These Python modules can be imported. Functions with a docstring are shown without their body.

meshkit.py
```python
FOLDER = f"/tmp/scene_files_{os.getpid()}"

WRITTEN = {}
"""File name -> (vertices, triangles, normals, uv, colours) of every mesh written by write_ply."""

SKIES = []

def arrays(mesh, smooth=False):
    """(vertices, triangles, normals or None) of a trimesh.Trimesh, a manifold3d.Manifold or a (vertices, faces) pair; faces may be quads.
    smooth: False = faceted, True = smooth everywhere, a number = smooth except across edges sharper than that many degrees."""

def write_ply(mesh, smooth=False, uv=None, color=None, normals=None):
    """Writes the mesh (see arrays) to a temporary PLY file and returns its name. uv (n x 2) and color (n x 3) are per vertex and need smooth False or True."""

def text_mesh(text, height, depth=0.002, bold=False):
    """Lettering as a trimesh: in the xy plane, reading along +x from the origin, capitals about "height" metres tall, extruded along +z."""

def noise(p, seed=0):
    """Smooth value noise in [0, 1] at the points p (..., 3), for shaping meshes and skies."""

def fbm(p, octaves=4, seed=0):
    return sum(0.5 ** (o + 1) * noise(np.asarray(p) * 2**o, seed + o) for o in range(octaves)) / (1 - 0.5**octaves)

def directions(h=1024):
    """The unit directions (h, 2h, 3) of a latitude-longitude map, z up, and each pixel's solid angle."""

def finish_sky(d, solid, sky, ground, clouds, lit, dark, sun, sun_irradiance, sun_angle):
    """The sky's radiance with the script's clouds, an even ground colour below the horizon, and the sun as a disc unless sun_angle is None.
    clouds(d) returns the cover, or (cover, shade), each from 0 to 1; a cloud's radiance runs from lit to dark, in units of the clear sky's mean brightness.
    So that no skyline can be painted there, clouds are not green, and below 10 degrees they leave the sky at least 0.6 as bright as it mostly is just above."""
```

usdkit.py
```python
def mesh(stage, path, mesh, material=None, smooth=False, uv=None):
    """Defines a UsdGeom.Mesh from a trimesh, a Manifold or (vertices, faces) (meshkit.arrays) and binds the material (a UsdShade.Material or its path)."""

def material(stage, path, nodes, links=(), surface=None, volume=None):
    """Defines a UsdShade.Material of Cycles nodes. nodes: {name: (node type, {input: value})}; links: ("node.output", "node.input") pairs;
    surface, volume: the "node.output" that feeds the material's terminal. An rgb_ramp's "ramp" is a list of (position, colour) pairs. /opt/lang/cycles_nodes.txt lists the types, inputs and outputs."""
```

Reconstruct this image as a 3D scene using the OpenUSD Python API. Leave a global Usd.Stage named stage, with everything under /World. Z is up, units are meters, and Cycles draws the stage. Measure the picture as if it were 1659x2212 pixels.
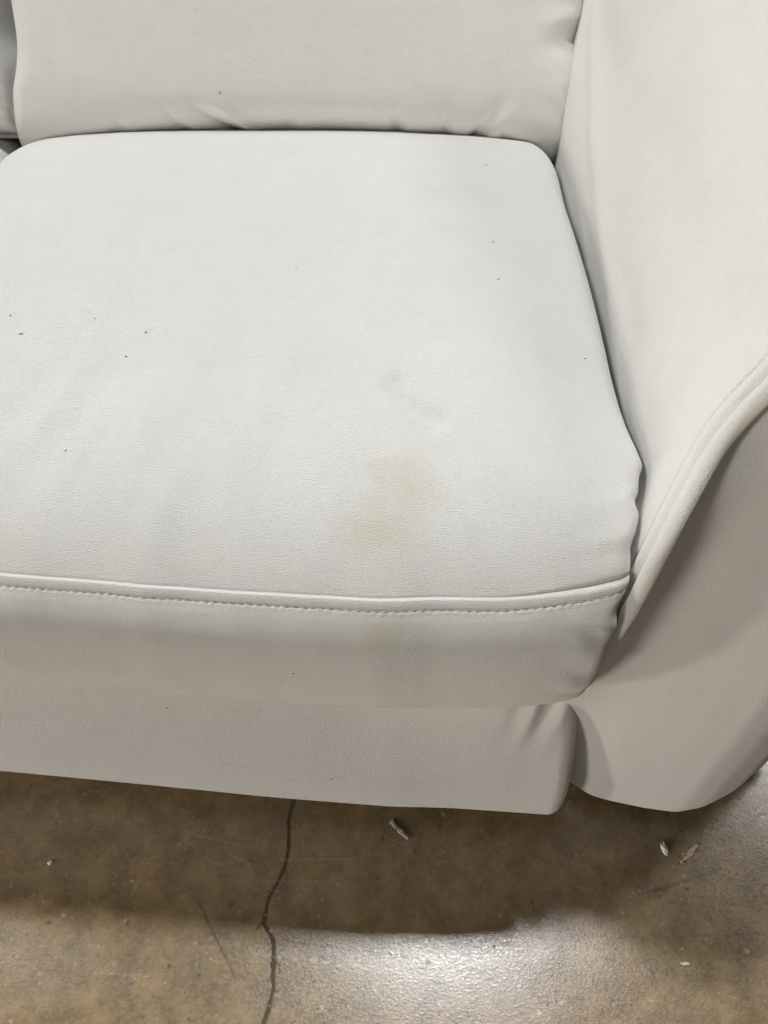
import math, random
import numpy as np
from scipy.interpolate import CubicSpline, PchipInterpolator
from scipy.ndimage import gaussian_filter
from pxr import Usd, UsdGeom, UsdLux, UsdShade, Gf, Sdf, Vt
import usdkit, meshkit

random.seed(7)
stage = Usd.Stage.CreateInMemory()
UsdGeom.SetStageUpAxis(stage, 'Z')
UsdGeom.SetStageMetersPerUnit(stage, 1.0)
UsdGeom.Xform.Define(stage, '/World')
UsdGeom.Scope.Define(stage, '/World/Looks')

# ------------------------------------------------------------------ camera
cam = UsdGeom.Camera.Define(stage, '/World/camera')
PITCH, ROLL, FPX = math.radians(53.0), -0.05, 1664.0 / 1659.0     # focal length in picture widths
CAM_AT = Gf.Vec3d(0.0, -0.23, 0.85)
hd = np.array([1.0, ROLL]); hd /= np.linalg.norm(hd)
upd = np.array([hd[1], -hd[0]])
vy = upd * FPX * math.tan(PITCH) + hd * (330.0 / 1659.0)
Yc = np.array([vy[0], -vy[1], -FPX]); Yc /= np.linalg.norm(Yc)
nad = -upd * FPX / math.tan(PITCH)
Zc = -np.array([nad[0], -nad[1], -FPX]); Zc /= np.linalg.norm(Zc)
Yc -= Zc * (Yc @ Zc); Yc /= np.linalg.norm(Yc)
Rw = np.stack([np.cross(Yc, Zc), Yc, Zc])                          # columns: the camera's axes in the world
m = Gf.Matrix4d(1.0)
for i in range(3):
    m.SetRow3(i, Gf.Vec3d(*map(float, Rw[:, i])))
m.SetTranslateOnly(CAM_AT)
cam.AddTransformOp().Set(m)
cam.CreateHorizontalApertureAttr(24.0)
cam.CreateFocalLengthAttr(24.0 * FPX)
cam.CreateFStopAttr(14.0)
cam.CreateFocusDistanceAttr(0.47)
cam.CreateClippingRangeAttr(Gf.Vec2f(0.02, 200.0))
cam.CreateExposureAttr(0.0)

# ------------------------------------------------------------------ warehouse lamps out of view, and added fill lights
def rect(name, at, aim, w, h, intensity, color):
    l = UsdLux.RectLight.Define(stage, '/World/' + name)
    l.CreateWidthAttr(w); l.CreateHeightAttr(h); l.CreateIntensityAttr(intensity)
    l.CreateColorAttr(Gf.Vec3f(*color)); l.CreateNormalizeAttr(False)
    at, aim = Gf.Vec3d(*at), Gf.Vec3d(*aim)
    z = (at - aim).GetNormalized()
    x = Gf.Cross(Gf.Vec3d(0, 1, 0) if abs(z[1]) < 0.9 else Gf.Vec3d(0, 0, 1), z).GetNormalized()
    y = Gf.Cross(z, x)
    mm = Gf.Matrix4d(1.0)
    mm.SetRow3(0, x); mm.SetRow3(1, y); mm.SetRow3(2, z); mm.SetTranslateOnly(at)
    l.AddTransformOp().Set(mm)
    return l
rect('ceiling_lamp', (0.13, 0.96, 4.5), (0.0, 0.1, 0.3), 0.32, 0.22, 505.0, (0.99, 0.995, 1.0))
rect('ceiling_lamp_001', (-2.9, 1.2, 4.2), (0.0, 0.2, 0.4), 1.0, 0.4, 66.0, (0.985, 0.99, 1.0))  # out of view, placed to light the arm's inner face from the left
rect('ceiling_lamp_002', (0.0, 4.0, 5.5), (0.0, 1.0, 0.0), 9.0, 5.0, 0.30, (1.0, 0.98, 0.95))  # broad fill added for ambient light, not a ceiling fitting
rect('ceiling_lamp_003', (-1.5, -7.0, 2.3), (0.0, 0.0, 0.3), 7.0, 2.4, 0.8, (1.0, 0.925, 0.83))  # soft fill added to lift the front faces and back cushion
rect('ceiling_lamp_004', (2.8, 2.3, 4.2), (0.2, 0.0, 0.2), 0.9, 0.5, 62.0, (1.0, 0.985, 0.96))  # out of view, placed to light the floor at right
rect('unseen_front_left_light', (-2.5, -2.3, 1.05), (0.0, 0.0, 0.25), 0.80, 0.50, 37.0, (1.0, 0.94, 0.86))  # unseen source at front left, lights the shaded front faces; not a doorway
rect('unseen_front_left_light_001', (-1.70, -0.60, 0.05), (0.0, 0.0, 0.12), 0.80, 0.10, 70.0, (1.0, 0.93, 0.85))  # unseen low source, brightens the base at left like floor bounce; not a doorway

# ------------------------------------------------------------------ helpers
MESHES = {}
COUNT = {}
def numbered(path):
    n = COUNT.get(path, 0); COUNT[path] = n + 1
    return path if n == 0 else '%s_%03d' % (path, n)

def noise(p, scale, octaves=3, seed=0.0):
    return meshkit.fbm(np.asarray(p, float) * scale + seed, octaves)

def put(path, v, quads, mat, normals=None, prim=None, tris=None):
    path = numbered(path)
    me = UsdGeom.Mesh.Define(stage, path)
    v = np.asarray(v, np.float32)
    me.CreatePointsAttr(Vt.Vec3fArray.FromNumpy(v))
    f = np.asarray(quads, np.int32)
    me.CreateFaceVertexCountsAttr(Vt.IntArray.FromNumpy(np.full(len(f), f.shape[1], np.int32)))
    me.CreateFaceVertexIndicesAttr(Vt.IntArray.FromNumpy(f.ravel()))
    me.CreateSubdivisionSchemeAttr('none')
    if normals is not None:
        me.CreateNormalsAttr(Vt.Vec3fArray.FromNumpy(np.asarray(normals, np.float32)))
        me.SetNormalsInterpolation('vertex')
    for k, a in (prim or {}).items():
        UsdGeom.PrimvarsAPI(me).CreatePrimvar(k, Sdf.ValueTypeNames.FloatArray, 'vertex').Set(Vt.FloatArray.FromNumpy(np.asarray(a, np.float32)))
    UsdShade.MaterialBindingAPI.Apply(me.GetPrim()).Bind(mat)
    MESHES[path] = v
    return me.GetPrim()

def grid_faces(n, k, closed=False):
    i, j = np.meshgrid(np.arange(n - 1), np.arange(k if closed else k - 1), indexing='ij')
    a = i * k + j; b = i * k + (j + 1) % k
    return np.stack([a, a + k, b + k, b], -1).reshape(-1, 4)

def grid_normals(P, flip=False):
    N = np.cross(np.gradient(P, axis=0), np.gradient(P, axis=1))
    N /= np.linalg.norm(N, axis=-1, keepdims=True) + 1e-12
    return -N if flip else N

def sheet(path, P, mat, flip=False, prim=None):
    """A parametric surface (n, k, 3) as one mesh with smooth normals."""
    n, k = P.shape[:2]
    f = grid_faces(n, k)
    if flip: f = f[:, ::-1]
    N = grid_normals(P, flip)
    return put(path, P.reshape(-1, 3), f, mat, N.reshape(-1, 3), {a: b.ravel() for a, b in (prim or {}).items()})

def tube(path, pts, radius, mat, sides=14):
    pts = np.asarray(pts, float)
    T = np.gradient(pts, axis=0); T /= np.linalg.norm(T, axis=1, keepdims=True)
    ref = np.array([0.3, -0.8, 0.5])
    A = np.cross(T, ref); A /= np.linalg.norm(A, axis=1, keepdims=True)
    B = np.cross(T, A)
    r = np.broadcast_to(np.asarray(radius, float).reshape(-1, 1, 1), (len(pts), 1, 1))
    th = np.linspace(0, 2 * np.pi, sides, endpoint=False)
    ring = np.cos(th)[None, :, None] * A[:, None] + np.sin(th)[None, :, None] * B[:, None]
    P = pts[:, None] + r * ring
    return put(path, P.reshape(-1, 3), grid_faces(len(pts), sides, True)[:, ::-1], mat, ring.reshape(-1, 3))

def solid(path, mesh, mat, smooth=35):
    path = numbered(path)
    me = usdkit.mesh(stage, path, mesh, mat, smooth=smooth)
    MESHES[path] = np.array(me.GetPointsAttr().Get())
    return me.GetPrim()

def tag(p, label=None, category=None, group=None, kind=None):
    for k, a in (('label', label), ('category', category), ('group', group), ('kind', kind)):
        if a: p.SetCustomDataByKey(k, a)
    return p

def thing(name, at, label, category, group=None):
    path = numbered('/World/' + name)
    x = UsdGeom.Xform.Define(stage, path)
    tag(x.GetPrim(), label, category, group)
    return path

def gauss(d, s): return np.exp(-0.5 * (d / s) ** 2)
def sstep(a, b, x):
    t = np.clip((x - a) / (b - a), 0, 1); return t * t * (3 - 2 * t)
def seg_dist(x, y, a, b):
    a, b = np.array(a, float), np.array(b, float); d = b - a
    t = np.clip(((x - a[0]) * d[0] + (y - a[1]) * d[1]) / (d @ d), 0, 1)
    return np.hypot(x - a[0] - t * d[0], y - a[1] - t * d[1])
def line_dist(x, y, pts):
    return np.min([seg_dist(x, y, p, q) for p, q in zip(pts[:-1], pts[1:])], axis=0)
def poly_spline(pts, s):
    pts = np.asarray(pts, float)
    c = np.r_[0, np.cumsum(np.linalg.norm(np.diff(pts, axis=0), axis=1))]
    return CubicSpline(c, pts)(s), c
def dense(pts, n=900):
    """even resampling of a smooth curve through pts, by arc length"""
    pts = np.asarray(pts, float)
    c = np.r_[0, np.cumsum(np.linalg.norm(np.diff(pts, axis=0), axis=1))]
    q = PchipInterpolator(c, pts)(np.linspace(0, c[-1], 4000))
    q = np.stack([gaussian_filter(q[:, i], 45, mode='nearest') for i in range(q.shape[1])], 1)
    a = np.r_[0, np.cumsum(np.linalg.norm(np.diff(q, axis=0), axis=1))]
    return q, a

# ------------------------------------------------------------------ materials
LK = '/World/Looks/'
def fabric(name, base=(0.775, 0.772, 0.752), bump=1.0, stained=False):
    n = {'geo': ('geometry', {}),
         'mapw': ('mapping', {'mapping_type': 'point', 'scale': (1300.0, 2200.0, 2200.0), 'rotation': (0, 0, 0.12)}),
         'weave': ('noise_texture', {'scale': 1.0, 'detail': 2.5, 'roughness': 0.6}),
         'mapr': ('mapping', {'mapping_type': 'point', 'scale': (330.0, 1700.0, 1700.0), 'rotation': (0, 0, 0.55)}),
         'rib': ('noise_texture', {'scale': 1.0, 'detail': 1.5, 'roughness': 0.5, 'distortion': 0.4}),
         'sum': ('math', {'math_type': 'multiply_add', 'value2': 0.6}),
         'bump': ('bump', {'strength': 0.75, 'distance': 0.0013 * bump}),
         'spk': ('noise_texture', {'scale': 1100.0, 'detail': 3.0, 'roughness': 0.8}),
         'blot': ('noise_texture', {'scale': 22.0, 'detail': 7.0, 'roughness': 0.72}),
         'c1': ('rgb_ramp', {'ramp': [(0.32, tuple(b * f for b, f in zip(base, (0.968, 0.97, 0.965)))), (0.68, tuple(min(1, b * f) for b, f in zip(base, (1.02, 1.018, 1.018))))]}),
         'c2': ('rgb_ramp', {'ramp': [(0.30, (0.80, 0.80, 0.79)), (0.46, (0.97, 0.97, 0.97)), (0.62, (1, 1, 1))]}),
         'mul': ('mix_color', {'blend_type': 'multiply', 'fac': 1.0}),
         'p': ('principled_bsdf', {'roughness': 1.0, 'specular_ior_level': 0.04, 'sheen_weight': 0.45, 'sheen_roughness': 0.45, 'sheen_tint': (1.0, 0.98, 0.95), 'diffuse_roughness': 0.6})}
    l = [('geo.position', 'mapw.vector'), ('mapw.vector', 'weave.vector'), ('geo.position', 'mapr.vector'), ('mapr.vector', 'rib.vector'),
         ('rib.fac', 'sum.value1'), ('weave.fac', 'sum.value3'), ('sum.value', 'bump.height'), ('bump.normal', 'p.normal'),
         ('geo.position', 'spk.vector'), ('geo.position', 'blot.vector'), ('blot.fac', 'c1.fac'), ('spk.fac', 'c2.fac'),
         ('c1.color', 'mul.a'), ('c2.color', 'mul.b')]
    if stained:
        n['att'] = ('attribute', {'attribute': 'stain'})
        n['sn'] = ('noise_texture', {'scale': 45.0, 'detail': 4.0, 'roughness': 0.6})
        n['sr'] = ('map_range', {'from_min': 0.30, 'from_max': 0.62, 'to_min': 0.55, 'to_max': 1.0, 'clamp': True})
        n['sm'] = ('math', {'math_type': 'multiply'})
        n['smx'] = ('mix_color', {'blend_type': 'multiply', 'b': (0.85, 0.828, 0.715)})
        l += [('geo.position', 'sn.vector'), ('sn.fac', 'sr.value'), ('sr.result', 'sm.value1'), ('att.fac', 'sm.value2'),
              ('sm.value', 'smx.fac'), ('mul.result', 'smx.a'), ('smx.result', 'p.base_color')]
    else:
        l += [('mul.result', 'p.base_color')]
    return usdkit.material(stage, LK + name, n, l, surface='p.BSDF')

M_seat = fabric('white_fabric_stained', stained=True)
M_fab = fabric('white_fabric')
M_smooth = fabric('white_fabric_back', base=(0.785, 0.775, 0.745), bump=1.2)
M_cord = fabric('white_fabric_cord', base=(0.785, 0.775, 0.745), bump=1.2)
def plain(name, col, rough=0.8, var=0.15, scale=300.0):
    return usdkit.material(stage, LK + name, {
        'geo': ('geometry', {}), 'n': ('noise_texture', {'scale': scale, 'detail': 3.0}),
        'r': ('rgb_ramp', {'ramp': [(0.3, tuple(c * (1 - var) for c in col)), (0.7, tuple(min(1, c * (1 + var)) for c in col))]}),
        'b': ('bump', {'strength': 0.5, 'distance': 0.0004}),
        'p': ('principled_bsdf', {'roughness': rough, 'specular_ior_level': 0.3})},
        [('geo.position', 'n.vector'), ('n.fac', 'r.fac'), ('r.color', 'p.base_color'), ('n.fac', 'b.height'), ('b.normal', 'p.normal')], surface='p.BSDF')
M_thread = plain('thread', (0.62, 0.61, 0.59))
M_under = plain('black_underlining', (0.03, 0.028, 0.026), 0.9)
M_leg = plain('dark_plastic', (0.02, 0.02, 0.02), 0.5)
M_lint = plain('grey_lint', (0.27, 0.26, 0.245), 0.95)
M_dark = plain('dark_crumb', (0.11, 0.10, 0.09), 0.9)
M_wood = plain('pale_wood', (0.62, 0.47, 0.31), 0.7, 0.25)
M_chip = plain('white_plaster', (0.78, 0.78, 0.78), 0.8)
M_slv = plain('grey_wood', (0.52, 0.46, 0.40), 0.8, 0.25)

floor_mat = usdkit.material(stage, LK + 'concrete', {
    'geo': ('geometry', {}),
    'yel': ('attribute', {'attribute': 'yellow'}), 'drk': ('attribute', {'attribute': 'dark'}), 'lgt': ('attribute', {'attribute': 'light'}),
    'n1': ('noise_texture', {'scale': 34.0, 'detail': 8.0, 'roughness': 0.74}),
    'n2': ('noise_texture', {'scale': 260.0, 'detail': 5.0, 'roughness': 0.75}),
    'n3': ('noise_texture', {'scale': 480.0, 'detail': 2.0, 'roughness': 0.6}),
    'gry': ('rgb_ramp', {'ramp': [(0.30, (0.125, 0.103, 0.085)), (0.46, (0.225, 0.19, 0.158)), (0.56, (0.29, 0.252, 0.218)), (0.70, (0.36, 0.33, 0.31))]}),
    'ylw': ('rgb_ramp', {'ramp': [(0.30, (0.135, 0.086, 0.034)), (0.46, (0.235, 0.155, 0.062)), (0.57, (0.33, 0.225, 0.095)), (0.72, (0.40, 0.30, 0.17))]}),
    'mix': ('mix_color', {}),
    'sp': ('rgb_ramp', {'ramp': [(0.28, (0.50, 0.48, 0.45)), (0.43, (0.88, 0.87, 0.86)), (0.57, (1.08, 1.07, 1.06)), (0.72, (1.5, 1.47, 1.43))]}),
    'mul': ('mix_color', {'blend_type': 'multiply', 'fac': 0.9, 'use_clamp': False}),
    'dk': ('mix_color', {'b': (0.062, 0.043, 0.026)}),
    'lt': ('mix_color', {'b': (0.48, 0.46, 0.43)}),
    'add': ('math', {'math_type': 'multiply_add', 'value2': 0.6}),
    'rr': ('map_range', {'from_min': 0.36, 'from_max': 0.66, 'to_min': 0.34, 'to_max': 0.13, 'clamp': True}),
    'bump': ('bump', {'strength': 0.35, 'distance': 0.00035}),
    'sp1': ('map_range', {'from_min': 0.45, 'from_max': 0.85, 'to_min': 0.95, 'to_max': 0.0, 'clamp': True}),
    'p': ('principled_bsdf', {})},
    [('geo.position', 'n1.vector'), ('geo.position', 'n2.vector'), ('geo.position', 'n3.vector'), ('n1.fac', 'gry.fac'), ('n1.fac', 'ylw.fac'),
     ('yel.fac', 'mix.fac'), ('gry.color', 'mix.a'), ('ylw.color', 'mix.b'), ('n2.fac', 'sp.fac'), ('mix.result', 'mul.a'), ('sp.color', 'mul.b'),
     ('drk.fac', 'dk.fac'), ('mul.result', 'dk.a'), ('lgt.fac', 'lt.fac'), ('dk.result', 'lt.a'), ('lt.result', 'p.base_color'),
     ('n3.fac', 'add.value1'), ('n2.fac', 'add.value3'), ('add.value', 'bump.height'), ('bump.normal', 'p.normal'),
     ('drk.fac', 'sp1.value'), ('sp1.result', 'p.specular_ior_level'), ('n2.fac', 'rr.value'), ('rr.result', 'p.roughness')], surface='p.BSDF')

# ------------------------------------------------------------------ floor (structure)
def build_floor():
    fx = np.r_[-14, -8, -4, -2.4, -1.5, -1.1, -0.85, np.arange(-0.70, -0.552, 0.004), np.arange(-0.55, 0.50, 0.0012), np.arange(0.502, 0.7, 0.004), 0.85, 1.1, 1.5, 2.4, 4, 8, 14]
    fy = np.r_[-14, -8, -4, -2, -1.2, -0.7, -0.45, -0.35, np.arange(-0.30, -0.245, 0.004), np.arange(-0.245, 0.13, 0.0012), np.arange(0.132, 0.3, 0.004), 0.4, 0.7, 1.2, 2.4, 4, 8, 14]
    X, Y = np.meshgrid(fx, fy, indexing='ij')
    p = np.stack([X, Y, 0 * X], -1)
    fl = p.reshape(-1, 3)
    def nz(sc, o=3, s=0.0): return noise(fl, sc, o, s).reshape(X.shape)
    w1, w2 = nz(60, 3, 3.1), nz(220, 3, 9.7)
    crack = [(-0.128, 0.30), (-0.135, 0.2), (-0.128, 0.1), (-0.1416, -0.0108), (-0.1368, -0.0361), (-0.1389, -0.0543), (-0.1445, -0.0701), (-0.1495, -0.0833), (-0.1517, -0.0983), (-0.1508, -0.1085),
             (-0.1394, -0.1219), (-0.1365, -0.1336), (-0.1354, -0.149), (-0.1338, -0.164), (-0.1357, -0.179), (-0.1381, -0.1907), (-0.146, -0.24), (-0.15, -0.35)]
    xx, yy = X + 0.0036 * w1 + 0.0024 * w2, Y + 0.0032 * np.roll(w1, 37, 0)
    d = line_dist(xx, yy, crack)
    branch = np.minimum(line_dist(xx, yy, [(-0.1508, -0.104), (-0.156, -0.1085), (-0.1585, -0.113)]), 1.6 * np.minimum(line_dist(xx, yy, [(-0.1365, -0.137), (-0.131, -0.142), (-0.129, -0.149)]), line_dist(xx, yy, [(-0.1395, -0.055), (-0.135, -0.061), (-0.1345, -0.067)])))
    wid = 0.0010 + 0.0016 * nz(55, 3, 1.2) + 0.0012 * w2
    wid = 0.72 * np.clip(wid, 0.00045, 0.0034)
    z = -0.00012 * np.clip(1.25 - d / wid, 0, 1) - 0.0001 * np.clip(1.2 - branch / 0.0012, 0, 1)
    z += 0.00022 * nz(12, 2, 5.5) + 0.00003 * w1
    z = np.where((np.abs(X) < 0.7) & (Y > -0.3) & (Y < 0.3), z, np.where(z < -0.001, z, 0))
    dark = 1.15 * np.clip(1.5 - d / wid, 0, 1) * (0.85 + 0.3 * w2) + 0.6 * np.clip(1.2 - branch / 0.0012, 0, 1)
    dark += 0.10 * gauss(d, 0.005)
    light = np.zeros_like(X)
    def scratch(a, b, width, k, which, rag=0.6):
        q = line_dist(X + 0.0012 * w1, Y + 0.0012 * w1, [a, b])
        v = k * np.clip(1.4 - q / width, 0, 1) * np.clip(1 - rag + rag * 1.8 * (0.35 + 1.2 * w2 + 0.8 * w1), 0, 1.3)
        if which == 'd': dark[:] = dark + v
        else: light[:] = light + v
    scratch((-0.224, -0.093), (-0.173, -0.156), 0.0016, 0.32, 'd', 0.3)
    scratch((0.014, -0.108), (0.022, -0.136), 0.0015, 0.16, 'd', 0.3)
    scratch((0.050, -0.108), (0.002, -0.167), 0.0014, 0.14, 'd', 0.4)
    scratch((-0.017, -0.137), (0.10, -0.128), 0.0013, 0.14, 'd', 0.7)
    scratch((-0.13, -0.122), (0.0, -0.126), 0.0014, 0.18, 'd', 0.8)
    for k in range(34):                                            # a line of worn flecks rather than one clean scratch
        u0 = -0.160 + 0.235 * k / 34 + 0.002 * math.sin(k * 7.3); yl = -0.1345 - 0.036 * (u0 + 0.16) + 0.0010 * math.sin(k * 4.1)
        scratch((u0, yl), (u0 + 0.004 + 0.003 * math.sin(k * 2.7), yl + 0.0006 * math.sin(k * 5.9)), 0.0012, 0.22 + 0.16 * math.sin(k * 3.3), 'l', 1.0)
    for k in range(7):
        scratch((-0.303 + 0.007 * k, -0.162 + 0.0004 * (k % 3)), (-0.299 + 0.007 * k, -0.1618), 0.0009, 0.18 + 0.1 * math.sin(k * 2.1), 'l', 1.0)
    scratch((-0.245, -0.074), (-0.09, -0.066), 0.0007, 0.12, 'l', 1.0)
    scratch((-0.289, -0.076), (-0.293, -0.094), 0.0010, 0.22, 'l', 0.5)
    scratch((0.10, -0.072), (0.108, -0.15), 0.0012, 0.14, 'd', 0.5)
    scratch((0.20, -0.045), (0.33, -0.06), 0.0018, 0.12, 'd', 0.8)
    scratch((0.24, -0.09), (0.40, -0.075), 0.0016, 0.10, 'd', 0.8)
    scratch((0.22, -0.055), (0.30, -0.025), 0.0020, 0.20, 'd', 0.9)
    rng = np.random.default_rng(5)
    for _ in range(26):
        a = rng.uniform((-0.5, -0.24), (0.42, 0.0)); th = rng.normal(0.05, 0.35); L = rng.uniform(0.02, 0.09)
        scratch(tuple(a), (a[0] + L * math.cos(th), a[1] + L * math.sin(th)), rng.uniform(0.0006, 0.0011), rng.uniform(0.08, 0.2), 'd' if rng.random() < 0.6 else 'l', 0.9)
    def fleck(cx, cy, r, k, which, sq):                            # a pore, a grain of aggregate or a crumb of grit
        i0, i1 = np.searchsorted(fx, (cx - 2.5 * r, cx + 2.5 * r)); j0, j1 = np.searchsorted(fy, (cy - 2.5 * r, cy + 2.5 * r))
        w = (slice(i0, i1), slice(j0, j1))
        v = k * np.clip(1.5 - np.hypot(X[w] - cx + 0.0009 * w2[w], (Y[w] - cy) * sq + 0.0007 * w1[w]) / r, 0, 1)
        (dark if which else light)[w] += v
    for _ in range(2600):
        big_one = rng.random() < 0.10
        fleck(rng.uniform(-0.52, 0.45), rng.uniform(-0.24, 0.05), rng.uniform(0.0011, 0.0021) if big_one else rng.uniform(0.0005, 0.0010),
              rng.uniform(0.25, 0.6), rng.random() < 0.55, rng.uniform(0.7, 1.6))
    dark += 0.24 * np.clip(nz(19, 5, 44.0) + 0.5 * w1 - 0.08, 0, 1) + 0.18 * np.clip(w2 + 0.4 * nz(110, 3, 60.0) - 0.15, 0, 1)
    light += 0.12 * np.clip(nz(24, 5, 71.0) + 0.8 * w2 - 0.30, 0, 1)
    for cx, cy, r, k in ((0.009, -0.130, 0.003, 0.4), (-0.262, -0.036, 0.006, 0.28), (-0.19, -0.095, 0.0025, 0.5), (0.072, -0.112, 0.002, 0.6)):
        dark += k * np.clip(1.5 - np.hypot(X - cx, Y - cy) / r, 0, 1)
    big = nz(7, 4, 31.0); fine = nz(38, 4, 12.0)
    yel = 0.74 - 2.6 * (X + 0.13) + 1.3 * big + 1.5 * fine + 0.9 * w1
    yel = np.where(X > 0.12, np.maximum(yel, -0.12 + 1.0 * big + 1.0 * fine + 4.0 * (-Y - 0.15) + 1.2 * (X - 0.25)), yel)
    yel = np.clip(yel, 0, 1)
    p[..., 2] = z
    pr = sheet('/World/floor', p, floor_mat, prim={'yellow': yel, 'dark': np.clip(dark, 0, 0.95), 'light': np.clip(light, 0, 0.8)})
    tag(pr, 'bare stained concrete floor with a crack running under the sofa', 'floor', kind='structure')
build_floor()

# ------------------------------------------------------------------ sofa
SOFA = thing('sofa', (0, 0, 0), 'white fabric sofa with a stained seat cushion and piped arm on concrete', 'sofa')

def cushion(path, prof, xl, xr, rr, rl, mat, seam=None, step=0.0022, xstep=0.0018, shape=None, disp=None, side=0.06, ends=(True, True), stain=None):
    """A padded panel: profile (y, z) swept along x, its two ends rolled over along the local normal.
    xl, xr: functions of arc length; shape(x, s, y, z) -> dy, dz; disp(x, s, y, z) -> push along the normal; seam: arc length with fine rows."""
    q, a = dense(prof)
    if seam is not None:
        s0 = a[np.argmin(np.abs(q[:, 0] - seam[0]) + np.abs(q[:, 1] - seam[1]))]
        s = np.r_[np.arange(0, s0 - 0.005, step), np.arange(s0 - 0.005, s0 + 0.016, 0.0005), np.arange(s0 + 0.016, a[-1], step)]
        if seam[2] < 0:
            s = np.r_[np.arange(0, s0 - 0.016, step), np.arange(s0 - 0.016, s0 + 0.005, 0.0005), np.arange(s0 + 0.005, a[-1], step)]
    else:
        s0 = 0.0; s = np.arange(0, a[-1], step)
    y, z = np.interp(s, a, q[:, 0]), np.interp(s, a, q[:, 1])
    ty, tz = np.gradient(y, s), np.gradient(z, s)
    L = np.hypot(ty, tz); ty /= L; tz /= L
    ny, nz = tz, -ty                                            # outward
    ny, nz = gaussian_filter(ny, 2), gaussian_filter(nz, 2)
    XL, XR = xl(s, y, z), xr(s, y, z)
    RR, RL = rr(s, y, z), rl(s, y, z)
    nmid = int(np.ceil((np.max(XR) - np.min(XL)) / xstep))
    u = np.linspace(0, 1, nmid)
    th = np.linspace(0, math.radians(92), 16)[1:]
    sd = np.linspace(0, 1, 12)[1:]
    cols_x, cols_d = [], []
    if ends[0]:
        for t in sd[::-1]:
            cols_x.append(XL + 0 * s - 0.0 + 0.003 * t); cols_d.append(-RL - side * t)
        for t in th[::-1]:
            cols_x.append(XL + RL - RL * math.sin(t)); cols_d.append(-(RL - RL * math.cos(t)))
    a0, a1 = XL + (RL if ends[0] else 0), XR - (RR if ends[1] else 0)
    for t in u:
        cols_x.append(a0 + (a1 - a0) * t); cols_d.append(0 * s)
    if ends[1]:
        for t in th:
            cols_x.append(XR - RR + RR * math.sin(t)); cols_d.append(-(RR - RR * math.cos(t)))
        for t in sd:
            cols_x.append(XR - 0.003 * t); cols_d.append(-RR - side * t)
    CX = np.stack(cols_x, 1); CD = np.stack(cols_d, 1)
    S = np.broadcast_to((s - s0)[:, None], CX.shape)
    Yb, Zb = np.broadcast_to(y[:, None], CX.shape), np.broadcast_to(z[:, None], CX.shape)
    D = CD + (disp(CX, S, Yb, Zb, XL[:, None], XR[:, None]) if disp else 0)
    dy, dz = shape(CX, S, Yb, Zb) if shape else (0, 0)
    P = np.stack([CX, Yb + ny[:, None] * D + dy, Zb + nz[:, None] * D + dz], -1)
    pv = {'stain': stain(P[..., 0], P[..., 1], P[..., 2], S)} if stain else None
    return sheet(path, P, mat, flip=False, prim=pv), P, S

def interp_fn(ys, xs):
    ys, xs = np.asarray(ys, float), np.asarray(xs, float)
    o = np.argsort(ys); f = PchipInterpolator(ys[o], xs[o])
    return lambda y: f(np.clip(y, ys.min(), ys.max()))

# the front bow of seat and base: where the front line runs along x
bow_f = interp_fn([-1.0, -0.45, -0.26, -0.10, -0.04, 0.0, 0.05, 0.085, 0.115, 0.2], [0.014, 0.006, 0.002, -0.002, -0.002, 0.001, 0.004, 0.009, 0.016, 0.02])

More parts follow.
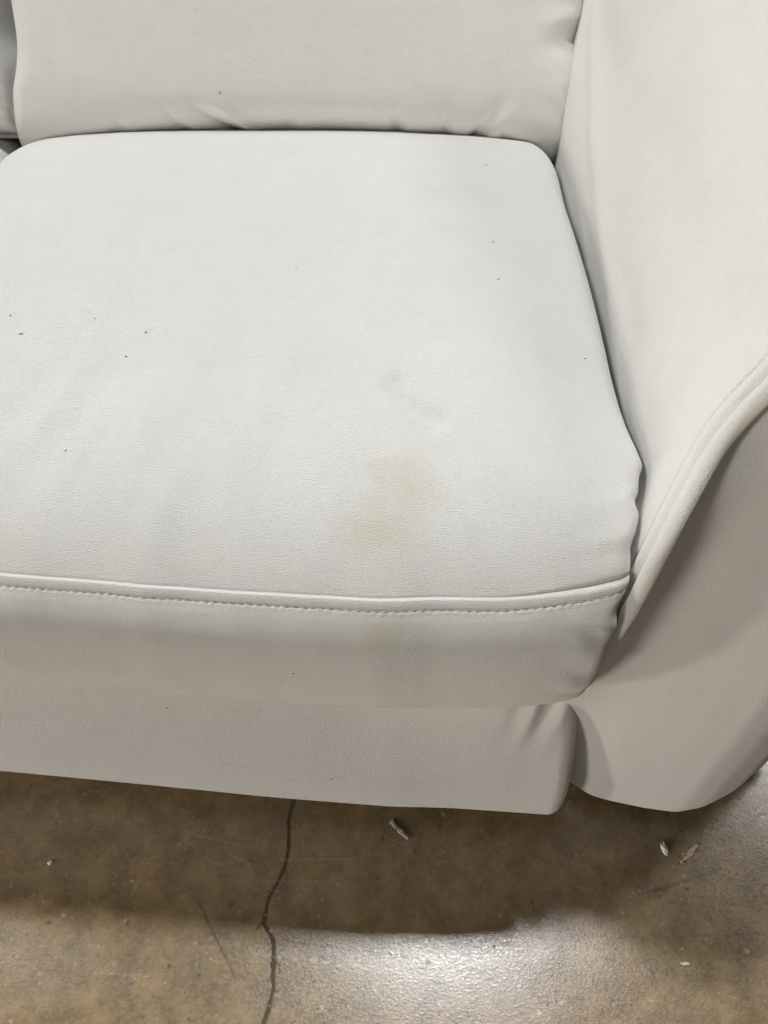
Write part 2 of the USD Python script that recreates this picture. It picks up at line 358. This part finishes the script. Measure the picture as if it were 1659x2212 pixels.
# --- seat cushion: from the back edge over the top, down the front and under it (so normals point out)
seat_prof = [(0.66, 0.40), (0.60, 0.425), (0.565, 0.447), (0.54, 0.461), (0.51, 0.472), (0.46, 0.4825), (0.38, 0.494), (0.28, 0.5025), (0.18, 0.5065), (0.115, 0.5050),
             (0.075, 0.5000), (0.045, 0.4915), (0.025, 0.4820), (0.010, 0.4705), (0.0, 0.460), (-0.0080, 0.4485), (-0.0150, 0.430), (-0.0185, 0.405), (-0.0175, 0.372), (-0.0115, 0.337), (-0.003, 0.308), (0.007, 0.288), (0.026, 0.277), (0.06, 0.274), (0.14, 0.273)]
edge_top = interp_fn([0.62, 0.575, 0.54, 0.508, 0.43, 0.346, 0.285, 0.23, 0.176, 0.131, 0.095, 0.080, 0.066, 0.052, 0.042, 0.033, 0.022, 0.012, 0.0, -0.02],
                     [0.070, 0.082, 0.092, 0.0985, 0.1045, 0.1105, 0.1150, 0.1180, 0.1195, 0.1205, 0.1225, 0.1232, 0.1195, 0.1178, 0.1150, 0.1172, 0.1150, 0.1125, 0.113, 0.114])
edge_front = interp_fn([0.270, 0.295, 0.33, 0.37, 0.40, 0.425, 0.44, 0.455, 0.47], [0.106, 0.111, 0.1125, 0.1125, 0.1105, 0.1115, 0.109, 0.113, 0.114])
def seat_xr(s, y, z):
    f = sstep(0.452, 0.47, z) * (y > -0.004) ; f = np.where(y > 0.012, np.where(z > 0.38, 1.0, 0.0), f)
    f = gaussian_filter(f.astype(float), 3)
    return edge_top(y) * f + edge_front(z) * (1 - f)
def seat_xl(s, y, z): return -0.455 + 0.018 * sstep(0.48, 0.56, y)
def seat_shape(x, s, y, z):
    dy = bow_f(x) * sstep(0.14, 0.0, y)
    back = sstep(0.30, 0.53, y)
    crown = 1 - ((x + 0.16) / 0.30) ** 2
    dz = (-0.003 * (1 - crown) - 0.012 * sstep(0.055, 0.12, x) - 0.017 * np.clip(np.abs((x + 0.165) / 0.285), 0, 1.05) ** 5) * sstep(0.0, 0.2, y) * (1 - 0.55 * sstep(0.42, 0.53, y)) * (z > 0.37)
    dz = dz + 0.008 * sstep(0.03, 0.115, x) * sstep(0.14, 0.0, y) * sstep(0.40, 0.46, z)    # the seam climbs towards the arm
    dy = dy + back * (-0.030) * np.clip(1 - crown, 0, 1.6) * 0.55
    return dy, dz
rng0 = np.random.default_rng(3)
def seat_disp(x, s, y, z, XL, XR):
    p = np.stack([x, s, 0 * x], -1).reshape(-1, 3)
    d = 0.0016 * noise(p * np.array([1.0, 0.6, 1]), 9, 3, 2.0).reshape(x.shape)
    # soft drapes running back from the front on the left, as of a sat-on cushion
    k = gauss(x + 0.20, 0.085) * gauss(y - 0.085, 0.055)
    q = np.stack([x * 1.0 - 0.22 * y, 0.16 * y, 0 * x], -1).reshape(-1, 3)
    d = d + 0.0115 * k * (0.35 - np.abs(noise(q, 26, 2, 5.0)).reshape(x.shape)) + 0.0012 * k * noise(q, 70, 2, 9.0).reshape(x.shape)
    d = d + 0.0009 * gauss(y - 0.04, 0.045) * noise(p * np.array([3.0, 0.7, 1]), 16, 2, 8.0).reshape(x.shape)
    dent = line_dist(x, y, [(-0.032, 0.133), (-0.026, 0.120), (-0.017, 0.110), (-0.004, 0.102)])
    d = d - 0.0023 * gauss(dent, 0.0045) + 0.0009 * gauss(dent - 0.012, 0.006)
    # seam: a crease, then a raised flat band, then the row of stitches pressed in
    wig = 0.0007 * noise(p * np.array([1.0, 0, 0]), 26, 3, 4.0).reshape(x.shape)
    ss = s - wig
    deepR = sstep(0.03, 0.10, x)
    d = d - (0.0004 + 0.0020 * deepR) * gauss(ss + 0.0004, 0.0006 + 0.0007 * deepR)
    d = d + 0.0011 * sstep(-0.0003, 0.0008, ss) * sstep(0.0098, 0.0022, ss)
    pitch = 0.0054
    ph = x + 0.0012 * noise(p * np.array([1.0, 0, 0]), 60, 2, 7.0).reshape(x.shape)
    st = np.clip(0.5 + 0.75 * np.cos(2 * np.pi * ph / pitch), 0, 1)
    ragged = 0.7 + 0.8 * noise(p * np.array([1.0, 0, 0]), 35, 3, 27.0).reshape(x.shape)
    d = d - (0.0002 + 0.0006 * st * np.clip(ragged, 0.1, 1.4)) * gauss(ss - 0.0078 - 0.0004 * (st - 0.5), 0.0006)
    d = d + 0.0004 * gauss(ss - 0.0097, 0.0011) * (1 - st)
    # puckers hanging from the stitches
    d = d + 0.0010 * sstep(0.008, 0.016, ss) * gauss(ss - 0.016, 0.022) * noise(p * np.array([1.0, 0.25, 1]), 42, 3, 11.0).reshape(x.shape)
    # gathers close to the right edge
    near = sstep(0.05, 0.0, XR - x)
    d = d + 0.0009 * near * gauss(y - 0.045, 0.035) * np.sin(2 * np.pi * s / 0.024 + 1.2 + 3.0 * noise(p, 30, 2, 33.0).reshape(x.shape)) * sstep(-0.12, -0.004, s) * sstep(0.004, -0.002, s)
    d = d + 0.0009 * near * sstep(0.015, 0.03, s) * np.sin(2 * np.pi * (s * 1.0 + (XR - x) * 0.7) / 0.037 + 4.0 * noise(p, 22, 2, 35.0).reshape(x.shape)) * sstep(0.16, 0.10, s)
    # small rucks where the back cushion presses on the rear edge
    d = d + 0.0020 * sstep(0.525, 0.56, y) * noise(p * np.array([1.0, 0.4, 1]), 30, 2, 15.0).reshape(x.shape)
    return d
def seat_stain(x, y, z, s):
    p = np.stack([x, y, 0 * x], -1).reshape(-1, 3)
    w = noise(p, 60, 4, 3.0).reshape(x.shape); w2 = noise(p, 55, 4, 13.0).reshape(x.shape)
    xx, yy = x + 0.011 * w, y + 0.013 * w2
    def blob(cx, cy, rx, ry, k): return k * sstep(1.6, 0.25, np.hypot((xx - cx) / rx, (yy - cy) / ry))
    v = np.maximum.reduce([blob(-0.034, 0.036, 0.019, 0.014, 0.62), blob(-0.024, 0.044, 0.021, 0.018, 0.55), blob(-0.013, 0.062, 0.017, 0.020, 0.6), blob(-0.030, 0.072, 0.011, 0.008, 0.4),
                           0.20 * sstep(0.011, 0.001, line_dist(xx, yy, [(-0.031, 0.132), (-0.026, 0.120), (-0.017, 0.110), (-0.006, 0.100)]))])
    v = v * (y > -0.005)
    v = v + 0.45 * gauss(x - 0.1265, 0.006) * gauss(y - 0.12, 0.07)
    v = v + 0.8 * gauss(x + 0.033, 0.012) * gauss(s - 0.020, 0.010) * sstep(0.2, 0.8, 0.5 + w)
    v = v + 0.16 * np.clip(w2 - 0.1, 0, 1) * (y > 0.0)
    return np.clip(v, 0, 1)
seat_pr, SEAT, SEATS = cushion(SOFA + '/seat_cushion', seat_prof, seat_xl, seat_xr,
                 lambda s, y, z: 0.011 + 0.012 * sstep(0.05, 0.25, y) * (z > 0.38), lambda s, y, z: 0.024 + 0 * s, M_seat, seam=(0.0, 0.460, 1), shape=seat_shape, disp=seat_disp, side=0.05, stain=seat_stain)
tag(seat_pr, 'white seat cushion with a yellowish stain near its front')

# stitches: the thread of the topstitched seam, following the cushion row by row
def stitches(path, P, S, srow, xa, xb, pitch, r=0.00042):
    row = int(np.argmin(np.abs(S[:, P.shape[1] // 2] - srow)))
    line = P[row]; o = np.where((line[:, 0] > xa) & (line[:, 0] < xb))[0]
    c = line[o]; V, F, n0 = [], [], 0
    for x0 in np.arange(xa + 0.002, xb - 0.003, pitch):
        xs = np.linspace(x0 + 0.0006, x0 + pitch - 0.0009, 5)
        pts = np.stack([np.interp(xs, c[:, 0], c[:, i]) for i in range(3)], 1)
        pts[:, 1] -= 0.0003 * np.sin(np.linspace(0.1, np.pi - 0.1, 5)) - 0.0001
        for i, pt in enumerate(pts):
            rr = 0.7 * r * (0.55 if i in (0, 4) else 1.0)
            for a in np.linspace(0, 2 * np.pi, 6, endpoint=False):
                V.append((pt[0], pt[1] + rr * math.cos(a), pt[2] + rr * math.sin(a)))
        for i in range(4):
            for j in range(6):
                F.append((n0 + i * 6 + j, n0 + i * 6 + (j + 1) % 6, n0 + (i + 1) * 6 + (j + 1) % 6, n0 + (i + 1) * 6 + j))
        n0 += 30
    return put(path, V, F, M_thread)
stitches(SOFA + '/seat_cushion/stitching', SEAT, SEATS, 0.0078, -0.40, 0.104, 0.0054)

# --- neighbouring seat cushion, further along the sofa
n_prof = seat_prof
pr, _, _ = cushion(SOFA + '/seat_cushion', n_prof, lambda s, y, z: -1.0 + 0 * s, lambda s, y, z: -0.460 + 0 * s, lambda s, y, z: 0.035 + 0 * s, lambda s, y, z: 0.035 + 0 * s, M_fab, step=0.006, xstep=0.006,
                   shape=lambda x, s, y, z: (bow_f(x) * sstep(0.14, 0.0, y), -0.012 * sstep(0.3, 0.5, y) * (z > 0.37)))
tag(pr, 'next seat cushion to the left, just in view')

# --- back cushion
back_prof = [(0.80, 0.40), (0.66, 0.425), (0.585, 0.432), (0.556, 0.446), (0.540, 0.461), (0.5305, 0.476), (0.5275, 0.492), (0.533, 0.511), (0.546, 0.536), (0.563, 0.564), (0.588, 0.601), (0.633, 0.662), (0.685, 0.745), (0.720, 0.82), (0.750, 0.872), (0.785, 0.89), (0.83, 0.87), (0.85, 0.80)][::-1]
bxr = interp_fn([0.40, 0.435, 0.455, 0.475, 0.50, 0.52, 0.535, 0.543, 0.555, 0.58, 0.62, 0.70, 0.9], [0.085, 0.096, 0.1035, 0.1105, 0.1155, 0.1165, 0.1140, 0.1105, 0.113, 0.121, 0.125, 0.13, 0.12])
bxl = interp_fn([0.40, 0.435, 0.46, 0.50, 0.54, 0.60, 0.70, 0.9], [-0.450, -0.455, -0.4525, -0.4465, -0.4395, -0.444, -0.45, -0.44])
def back_disp(x, s, y, z, XL, XR):
    p = np.stack([x, z, y], -1).reshape(-1, 3)
    d = 0.0030 * noise(p, 7, 3, 17.0).reshape(x.shape)
    low = sstep(0.505, 0.455, z) * (y < 0.65)
    # gathers along the bottom: short creases rising from the crease line
    for cx, k, tilt in ((-0.345, 0.8, 0.4), (-0.275, 1.0, -0.5), (-0.228, 2.6, -0.9), (-0.214, 2.2, -1.0), (-0.17, 0.8, 0.3), (-0.06, 1.6, 0.2), (-0.013, 1.2, 0.1), (0.016, 2.4, 0.7), (0.05, 0.8, -0.3)):
        xs = x - cx - tilt * (z - 0.46)
        d = d - 0.0027 * k * low * gauss(xs, 0.0050)
        d = d + 0.0016 * k * low * gauss(xs - 0.013, 0.007)
    r = XR - x
    side = sstep(0.05, 0.002, r)
    # folds fanning in from the right side seam
    for z0, k in ((0.470, 0.5), (0.487, 1.0), (0.500, 1.2), (0.511, 1.0), (0.540, -2.2), (0.558, 2.4)):
        d = d + 0.0023 * k * sstep(0.055, 0.004, r) * gauss((z - z0) - 0.55 * r * (1 if z0 < 0.53 else -0.3), 0.0045) * (y < 0.68)
    l = x - XL
    for z0, k in ((0.475, 0.4), (0.50, 0.6), (0.53, 0.5)):
        d = d + 0.0015 * k * sstep(0.03, 0.004, l) * gauss((z - z0) - 0.4 * l, 0.006)
    return d
def back_shape(x, s, y, z):
    crown = ((x + 0.165) / 0.29) ** 2
    corner = sstep(0.50, 0.44, z) * (y < 0.66)
    dz = -0.034 * corner * np.clip(crown, 0, 1.1) ** 2 * (z > 0.42)
    dy = -0.016 * np.clip(crown, 0, 1.4) * sstep(0.50, 0.46, z) * (y < 0.66) + 0.010 * crown * sstep(0.48, 0.60, z) * (y < 0.8)
    return dy, dz
back_pr, BACK, BACKS = cushion(SOFA + '/back_cushion', back_prof, lambda s, y, z: np.where(y < 0.7, bxl(z), -0.445), lambda s, y, z: np.where(y < 0.7, bxr(z), 0.115),
        lambda s, y, z: gaussian_filter(np.where(y < 0.7, 0.012 + 0.022 * sstep(0.45, 0.56, z), 0.04), 6), lambda s, y, z: gaussian_filter(np.where(y < 0.7, 0.006 + 0.026 * sstep(0.46, 0.54, z), 0.04), 6),
        M_smooth, step=0.0022, xstep=0.0022, shape=back_shape, disp=back_disp, side=0.10)

def nb_disp(x, s, y, z, XL, XR):
    r = XR - x; d = 0
    for z0, k in ((0.452, 0.6), (0.468, 1.0), (0.485, 1.1), (0.500, 1.0), (0.515, 1.1), (0.530, 1.3)):
        d = d + 0.0032 * k * sstep(0.07, 0.0, r) * gauss((z - z0) - 0.35 * r, 0.0042) * (y < 0.68)
    return d
pr, _, _ = cushion(SOFA + '/back_cushion', back_prof, lambda s, y, z: -1.0 + 0 * s, lambda s, y, z: gaussian_filter(np.where(y < 0.72, -0.455 - 0.012 * sstep(0.525, 0.55, z), -0.49), 3), lambda s, y, z: 0.010 + 0 * s, lambda s, y, z: 0.03 + 0 * s, M_smooth,
                   step=0.003, xstep=0.004, disp=nb_disp, side=0.08)
tag(pr, 'next back cushion to the left, with gathered side')

# --- base: the padded front panel below the seat
base_prof = [(0.16, 0.272), (0.08, 0.271), (0.056, 0.267), (0.043, 0.256), (0.033, 0.236), (0.017, 0.19), (0.003, 0.14), (-0.005, 0.10), (-0.006, 0.075), (0.001, 0.055), (0.018, 0.046), (0.06, 0.044), (0.2, 0.044)]
base_right = interp_fn([0.03, 0.045, 0.06, 0.10, 0.168, 0.235, 0.27, 0.285, 0.31], [0.122, 0.130, 0.1335, 0.1335, 0.1305, 0.125, 0.121, 0.1185, 0.116])
def base_disp(x, s, y, z, XL, XR):
    p = np.stack([x, z, y], -1).reshape(-1, 3)
    d = 0.0022 * noise(p * np.array([1, 0.7, 1]), 6, 3, 41.0).reshape(x.shape)
    r = XR - x
    top = sstep(0.17, 0.262, z) * (y < 0.085)
    for r0, k in ((0.006, 1.6), (0.020, -2.0), (0.030, 1.6), (0.043, -1.0)):
        d = d + 0.0022 * k * top * gauss(r - r0 - 0.30 * (0.262 - z), 0.0042)
    return d
base_pr, BASE, _ = cushion(SOFA + '/base_panel', base_prof, lambda s, y, z: -1.0 + 0 * s, lambda s, y, z: np.where(y < 0.11, base_right(z), 0.12), lambda s, y, z: 0.017 + 0 * s, lambda s, y, z: 0.03 + 0 * s, M_fab,
        step=0.0025, xstep=0.003, shape=lambda x, s, y, z: (0.026 * sstep(0.08, -0.10, x) * sstep(0.10, 0.25, z) * (y < 0.2) + 0.6 * bow_f(x) * (x < 0.03) + np.where(x >= 0.03, 0.6 * 0.0025, 0) , 0.010 * sstep(-0.1, -0.5, x) * sstep(0.12, 0.05, z)), disp=base_disp, side=0.04)

# --- arm: padded inner face and top, piped front edge, front and outer panel
ARM = SOFA + '/armrest'
# front edge of the arm pad, from inside the seat gap up and over the top to the outer side
edge = [(0.109, 0.036, 0.030), (0.109, 0.034, 0.20), (0.110, 0.026, 0.32), (0.112, 0.016, 0.420), (0.1145, 0.017, 0.4375), (0.1175, 0.0199, 0.4818), (0.1225, 0.0277, 0.5113), (0.1310, 0.0416, 0.5322), (0.1390, 0.0526, 0.5513), (0.1470, 0.0563, 0.5714), (0.1520, 0.0526, 0.5921)]
edge += [(0.167, 0.078, 0.634), (0.192, 0.106, 0.675), (0.226, 0.135, 0.706), (0.270, 0.152, 0.724), (0.320, 0.158, 0.722), (0.355, 0.156, 0.703), (0.376, 0.154, 0.67)]
def smooth_curve(pts, sm=30):
    pts = np.asarray(pts, float)
    c = np.r_[0, np.cumsum(np.linalg.norm(np.diff(pts, axis=0), axis=1))]
    q = PchipInterpolator(c, pts)(np.linspace(0, c[-1], 3000))
    q = np.stack([gaussian_filter(q[:, i], sm, mode='nearest') for i in range(3)], 1)
    a = np.r_[0, np.cumsum(np.linalg.norm(np.diff(q, axis=0), axis=1))]
    return q, a
EQ, EA = smooth_curve(edge)
ev = np.arange(0, EA[-1], 0.002)
E3 = np.stack([np.interp(ev, EA, EQ[:, i]) for i in range(3)], 1)

wall_base = interp_fn([-0.02, 0.02, 0.05, 0.08, 0.095, 0.131, 0.176, 0.23, 0.285, 0.346, 0.43, 0.508, 0.55, 0.60, 0.8, 1.05],
                      [0.116, 0.116, 0.1195, 0.1250, 0.1255, 0.1240, 0.1235, 0.1225, 0.1190, 0.1145, 0.1085, 0.1035, 0.103, 0.104, 0.11, 0.115])
lean_k = interp_fn([0.0, 0.08, 0.2, 0.35, 0.55, 1.05], [1.0, 1.0, 0.80, 0.60, 0.40, 0.35])
def build_arm_pad():
    w = np.r_[np.arange(0, 0.022, 0.0006), np.arange(0.022, 0.60, 0.0024), np.linspace(0.602, 0.90, 40)]
    i0 = int(np.argmin(np.abs(E3[:, 2] - 0.30)))
    e = E3[i0:]
    V, W = e[:, None, :], w[None, :]
    yf = e[:, 1][:, None]
    y = yf + W
    inner = sstep(0.36, 0.20, V[..., 0]) * np.ones_like(y)
    x = V[..., 0] + inner * sstep(0.0, 0.06, W) * (wall_base(y) - 0.1165) + inner * (lean_k(y) - lean_k(yf)) * (V[..., 0] - 0.115)
    z = V[..., 2] + 0.012 * sstep(0.0, 0.25, W) * sstep(0.42, 0.7, V[..., 2]) + 0 * W
    P = np.stack([x, y, z], -1)
    N = grid_normals(P)
    p = P.reshape(-1, 3)
    d = 0.0018 * noise(p, 9, 3, 51.0).reshape(x.shape)
    # a long soft fold running forward and down the inner face, and a fainter one above it
    def fold(pts, k, sg): return k * gauss(np.min([seg_dist(y, z, a, b) for a, b in zip(pts[:-1], pts[1:])], axis=0), sg) * inner
    d = d + fold([(0.52, 0.570), (0.42, 0.525), (0.34, 0.500), (0.27, 0.485), (0.20, 0.478)], 0.0014, 0.0085)
    d = d - fold([(0.46, 0.575), (0.37, 0.535), (0.28, 0.512), (0.18, 0.500)], 0.0010, 0.012)
    d = d + fold([(0.36, 0.600), (0.29, 0.560), (0.2, 0.54)], 0.0012, 0.013)
    for k, (a, b) in enumerate((((0.40, 0.468), (0.345, 0.462)), ((0.25, 0.474), (0.17, 0.468)), ((0.14, 0.480), (0.075, 0.486)))):
        d = d + fold([a, b], 0.0006, 0.0045)
    # sewn edge: band beside the cord and its stitch line
    pitch = 0.0056
    along = ev[i0:][:, None] + 0 * W
    wob = 0.0004 * noise(np.stack([along, 0 * along, 0 * along], -1).reshape(-1, 3), 40, 2, 3.0).reshape(x.shape)
    sw = W + wob
    d = d - (0.0010 + 0.0022 * (0.5 + 0.5 * np.cos(2 * np.pi * along / pitch))) * gauss(sw - 0.0108, 0.0007)
    d = d + 0.0008 * gauss(sw - 0.0065, 0.0026) - 0.0030 * gauss(sw - 0.0004, 0.0016)
    P = P + N * d[..., None] * ARM_SIGN
    st = 0.5 * sstep(0.478, 0.455, z) * sstep(0.36, 0.15, x) * sstep(0.03, 0.08, y) * sstep(0.40, 0.28, y) + 0.18 * np.clip(noise(p, 30, 3, 77.0).reshape(x.shape), 0, 1)
    return P, np.clip(st, 0, 1)
ARM_SIGN = 1.0
PAD, pad_st = build_arm_pad()
n_ = grid_normals(PAD)
flip = n_[20, 100, 0] > 0                                         # outwards is towards the seat here
if flip: ARM_SIGN = -1.0; PAD, pad_st = build_arm_pad()
pr = sheet(ARM, PAD, M_seat, flip=bool(flip), prim={'stain': pad_st})
tag(pr, 'right armrest with padded inner face')

# front and outer panel of the arm
def build_front():
    rows = E3
    q = np.r_[np.linspace(0, 1, 130)]
    xo = np.interp(rows[:, 2], [0.05, 0.35, 0.62, 0.71], [0.405, 0.400, 0.385, 0.370])
    a_c = PchipInterpolator([0, .05, .11, .25, .45, .60, .72, .82, .90, .96, 1.0], [0, .05, .11, .25, .455, .63, .80, .925, .985, 1.0, 1.0])
    y_c = PchipInterpolator([0, .05, .11, .25, .45, .60, .72, .82, .90, .96, 1.0], [0.004, -0.002, -0.012, -0.0235, -0.029, -0.010, 0.034, 0.095, 0.18, 0.40, 0.90])
    Lx, Ly = rows[:, :1], rows[:, 1:2]
    x = Lx + (xo[:, None] - Lx) * a_c(q)[None]
    # plan of the panel near the floor, leaning back a little with height
    yp = np.interp(x, [0.10, 0.14, 0.18, 0.215, 0.245, 0.27, 0.30, 0.34, 0.37, 0.39, 0.40], [0.030, 0.022, 0.013, 0.008, 0.006, 0.012, 0.028, 0.062, 0.100, 0.150, 0.220])
    yp = gaussian_filter(yp, (0, 1.5)) + 0.06 * np.clip(rows[:, 2:3] - 0.06, 0, 1)
    b = sstep(0.0, 0.20, q)[None]
    y = (Ly + 0.004) * (1 - b) + yp * b + np.clip(y_c(q) - 0.18, 0, 1)[None]
    z = rows[:, 2:3] + 0 * x
    # the bottom edge turns under
    P = np.stack([x, y, z], -1)
    N = grid_normals(P)
    s = 1.0 if N[60, 50, 1] < 0 else -1.0
    p = P.reshape(-1, 3)
    d = 0.0022 * noise(p, 6, 3, 61.0).reshape(x.shape)
    und = sstep(0.070, 0.0, ev)[:, None]
    P = P + N * s * (d - 0.016 * (1 - np.sqrt(np.clip(1 - und ** 2, 0, 1))))[..., None]
    return P, s < 0
E3[:, 2] = E3[:, 2]
FRONT, fl = build_front()
pr = sheet(ARM + '/front_panel', FRONT, M_fab, flip=fl)
# cord
i1 = int(np.argmin(np.abs(E3[:, 2] - 0.32)))
cord = E3[i1:].copy(); cord[:, 1] -= 0.0042; cord[:, 0] += 0.0036; cord[:, 2] += 0.0010
wv = noise(np.stack([ev[i1:], 0 * ev[i1:], 0 * ev[i1:]], 1), 30, 3, 2.0)
tube(ARM + '/piping', cord, 0.0048 + 0.0004 * wv, M_cord, 20)

# --- hidden carcass: keeps lamp light out of the gaps
import trimesh
def box(x0, x1, y0, y1, z0, z1):
    b = trimesh.creation.box((x1 - x0, y1 - y0, z1 - z0)); b.apply_translation(((x0 + x1) / 2, (y0 + y1) / 2, (z0 + z1) / 2)); return b
solid(SOFA + '/frame', box(-0.99, 0.39, 0.10, 0.98, 0.055, 0.27), M_under)
solid(SOFA + '/back_frame', box(-0.99, 0.36, 0.87, 0.99, 0.27, 0.84), M_fab)
solid(SOFA + '/arm_frame', box(0.165, 0.345, 0.20, 0.98, 0.27, 0.55), M_under)
for lx, ly in ((0.30, 0.20), (0.30, 0.90), (-0.93, 0.20), (-0.93, 0.90)):
    solid(SOFA + '/leg', trimesh.creation.cylinder(radius=0.025, height=0.058, sections=24, transform=trimesh.transformations.translation_matrix((lx, ly, 0.029))), M_leg)
#DEBRIS
# ------------------------------------------------------------------ lint, crumbs and chips lying on the sofa and the floor
drng = np.random.default_rng(11)
def crumb(name, at, size, rz, mat, label, category, group=None, tilt=(0, 0)):
    m = trimesh.creation.icosphere(subdivisions=2)
    v = m.vertices.copy()
    v *= 1 + 0.35 * drng.normal(size=(len(v), 1)) * 0.5
    v[:, 1] += 0.25 * v[:, 0] ** 2 * drng.choice([-1, 1])
    v *= np.array(size) / 2
    R = trimesh.transformations.euler_matrix(tilt[0], tilt[1], math.radians(rz))[:3, :3]
    m = trimesh.Trimesh(v @ R.T, m.faces, process=False)
    x = np.array(at, float); m.apply_translation(x)
    p = solid('/World/' + name, m, mat)
    return tag(p, label, category, group)
mm = 0.001
LG = 'dark lint specks on the sofa'
lint = [  # where, length, width (mm), turn, tilt, material, label
    ((-0.2934, 0.1666, 0.5066), 3.6, 1.1, 8, (0, 0), M_lint, 'long grey fluff on the seat cushion at its far left edge'),
    ((-0.2057, 0.1710, 0.5075), 2.4, 1.5, -15, (0, 0), M_lint, 'round brownish crumb on the left half of the seat cushion'),
    ((-0.2129, 0.1468, 0.5069), 1.5, 1.1, 20, (0, 0), M_dark, 'tiny black speck on the seat just below the round brownish crumb'),
    ((-0.1137, 0.2502, 0.5053), 1.7, 0.9, 70, (0, 0), M_lint, 'dark speck alone on the middle of the seat cushion'),
    ((0.0325, 0.2985, 0.4979), 2.2, 1.4, 5, (0, 0), M_lint, 'dark speck on the right of the seat towards the back'),
    ((0.0281, 0.4384, 0.4824), 3.0, 1.8, 30, (0, 0), M_lint, 'grey speck on the seat close below the back cushion'),
    ((0.0353, 0.2480, 0.5006), 3.2, 1.1, 40, (0, 0), M_lint, 'slanted grey fibre on the right of the seat cushion'),
    ((0.0948, 0.1798, 0.4878), 1.5, 1.1, 0, (0, 0), M_dark, 'black speck on the seat beside the arm'),
    ((-0.3088, 0.1864, 0.5060), 1.4, 1.2, 0, (0, 0), M_dark, 'small dark dot at the left edge above the long grey fluff'),
    ((-0.2460, 0.1842, 0.5073), 2.0, 0.8, -35, (0, 0), M_lint, 'short slanted fibre between the long fluff and the brownish crumb'),
    ((-0.2309, 0.0684, 0.4999), 1.3, 1.0, 20, (0, 0), M_dark, 'dark speck at the front left of the seat among the soft creases'),
    ((0.1348, 0.4806, 0.5917), 2.6, 1.5, 0, (1.2, 0), M_lint, 'dark speck highest on the arm beside the back cushion'),
    ((0.1332, 0.4349, 0.5666), 2.0, 1.2, 0, (1.2, 0), M_lint, 'grey speck on the arm level with the middle of the back cushion'),
    ((0.1340, 0.3021, 0.5411), 2.6, 1.2, 60, (1.2, 0), M_lint, 'double dark speck on the middle of the inner arm'),
    ((0.1735, 0.1987, 0.5783), 2.0, 0.8, 80, (1.2, 0), M_dark, 'curled dark hair on the arm above the piping'),
    ((0.1826, 0.2592, 0.6183), 1.6, 1.1, 0, (1.2, 0), M_lint, 'grey speck high on the arm at the right edge'),
    ((-0.0887, -0.0213, 0.3931), 1.3, 1.1, 0, (1.5, 0), M_dark, 'black dot on the seat cushion front face, the right one of a pair'),
    ((-0.0995, -0.0206, 0.3799), 1.0, 0.8, 0, (1.5, 0), M_dark, 'smaller black dot on the seat cushion front face, left one of a pair'),
    ((-0.2283, 0.0193, 0.2181), 3.2, 1.0, 0, (1.5, 0.9), M_lint, 'slanted grey fibre on the base panel at left'),
    ((-0.0887, -0.0034, 0.1279), 2.8, 2.2, 0, (1.5, 0.4), M_dark, 'fuzzy dark crumb on the lower base panel'),
    ((0.1270, 0.0276, 0.1984), 2.4, 1.0, 0, (1.5, -0.4), M_lint, 'dark speck on the base panel beside its folds at the arm'),
    ((-0.2301, 0.5281, 0.5024), 2.6, 2.2, 0, (1.5, 0), M_lint, 'grey speck on the lower part of the back cushion')]
for at, L, W, rz, tilt, mat, label in lint:
    crumb('lint_speck', at, (0.78 * L * mm, 0.75 * W * mm, 0.5 * mm), rz, mat, label, 'lint', LG, tilt)

def splinter(name, a, b, w, t, mat, label, category, group=None, bend=0.0):
    """a split sliver of wood: uneven width, broken ends, lying on the floor"""
    a, b = np.array(a, float), np.array(b, float); L = np.linalg.norm(b - a); d = (b - a) / L; n = np.array([-d[1], d[0]])
    V = []; N = 9
    for i in range(N):
        u = i / (N - 1)
        ww = w * (0.55 + 0.45 * math.sin(math.pi * min(1, 0.15 + u))) * (1 + 0.25 * drng.normal())
        c = a + d * L * u + n * bend * L * math.sin(math.pi * u) + n * 0.0003 * drng.normal()
        z0 = 0.0008 + 0.0006 * u
        for s, zz in ((-0.5, z0), (0.5, z0), (0.42, z0 + t * (0.7 + 0.3 * drng.random())), (-0.38, z0 + t * (0.6 + 0.4 * drng.random()))):
            V.append((*(c + n * ww * s), zz))
    F = []
    for i in range(N - 1):
        for k in range(4):
            p, q = i * 4 + k, i * 4 + (k + 1) % 4
            F += [(p, q, q + 4), (p, q + 4, p + 4)]
    F += [(0, 2, 1), (0, 3, 2), (N * 4 - 4, N * 4 - 3, N * 4 - 2), (N * 4 - 4, N * 4 - 2, N * 4 - 1)]
    m = trimesh.Trimesh(np.array(V), np.array(F), process=False); m.fix_normals()
    return tag(solid('/World/' + name, m, mat), label, category, group)
splinter('wood_splinter', (-0.0364, -0.0030), (-0.0172, -0.0206), 0.0036, 0.0018, M_slv, 'grey wood splinter on the floor at the middle of the base panel', 'splinter')
splinter('wood_splinter', (0.2790, -0.0040), (0.2605, -0.0228), 0.0046, 0.0020, M_wood, 'pale tan wood splinter on the floor below the arm', 'splinter', bend=0.04)
crumb('plaster_chip', (0.2462, -0.0112, 0.0024), (0.0058, 0.0128, 0.0040), 12, M_chip, 'white chip on the floor beside the tan wood splinter', 'chip')
crumb('plaster_chip', (0.2516, -0.1130, 0.0012), (0.0075, 0.0030, 0.0018), 8, M_chip, 'small flat pale chip on the lit floor at right', 'chip')
crumb('plaster_chip', (-0.3868, -0.0698, 0.0014), (0.0050, 0.0044, 0.0022), 30, M_chip, 'tiny pale chip on the shaded floor at far left', 'chip')
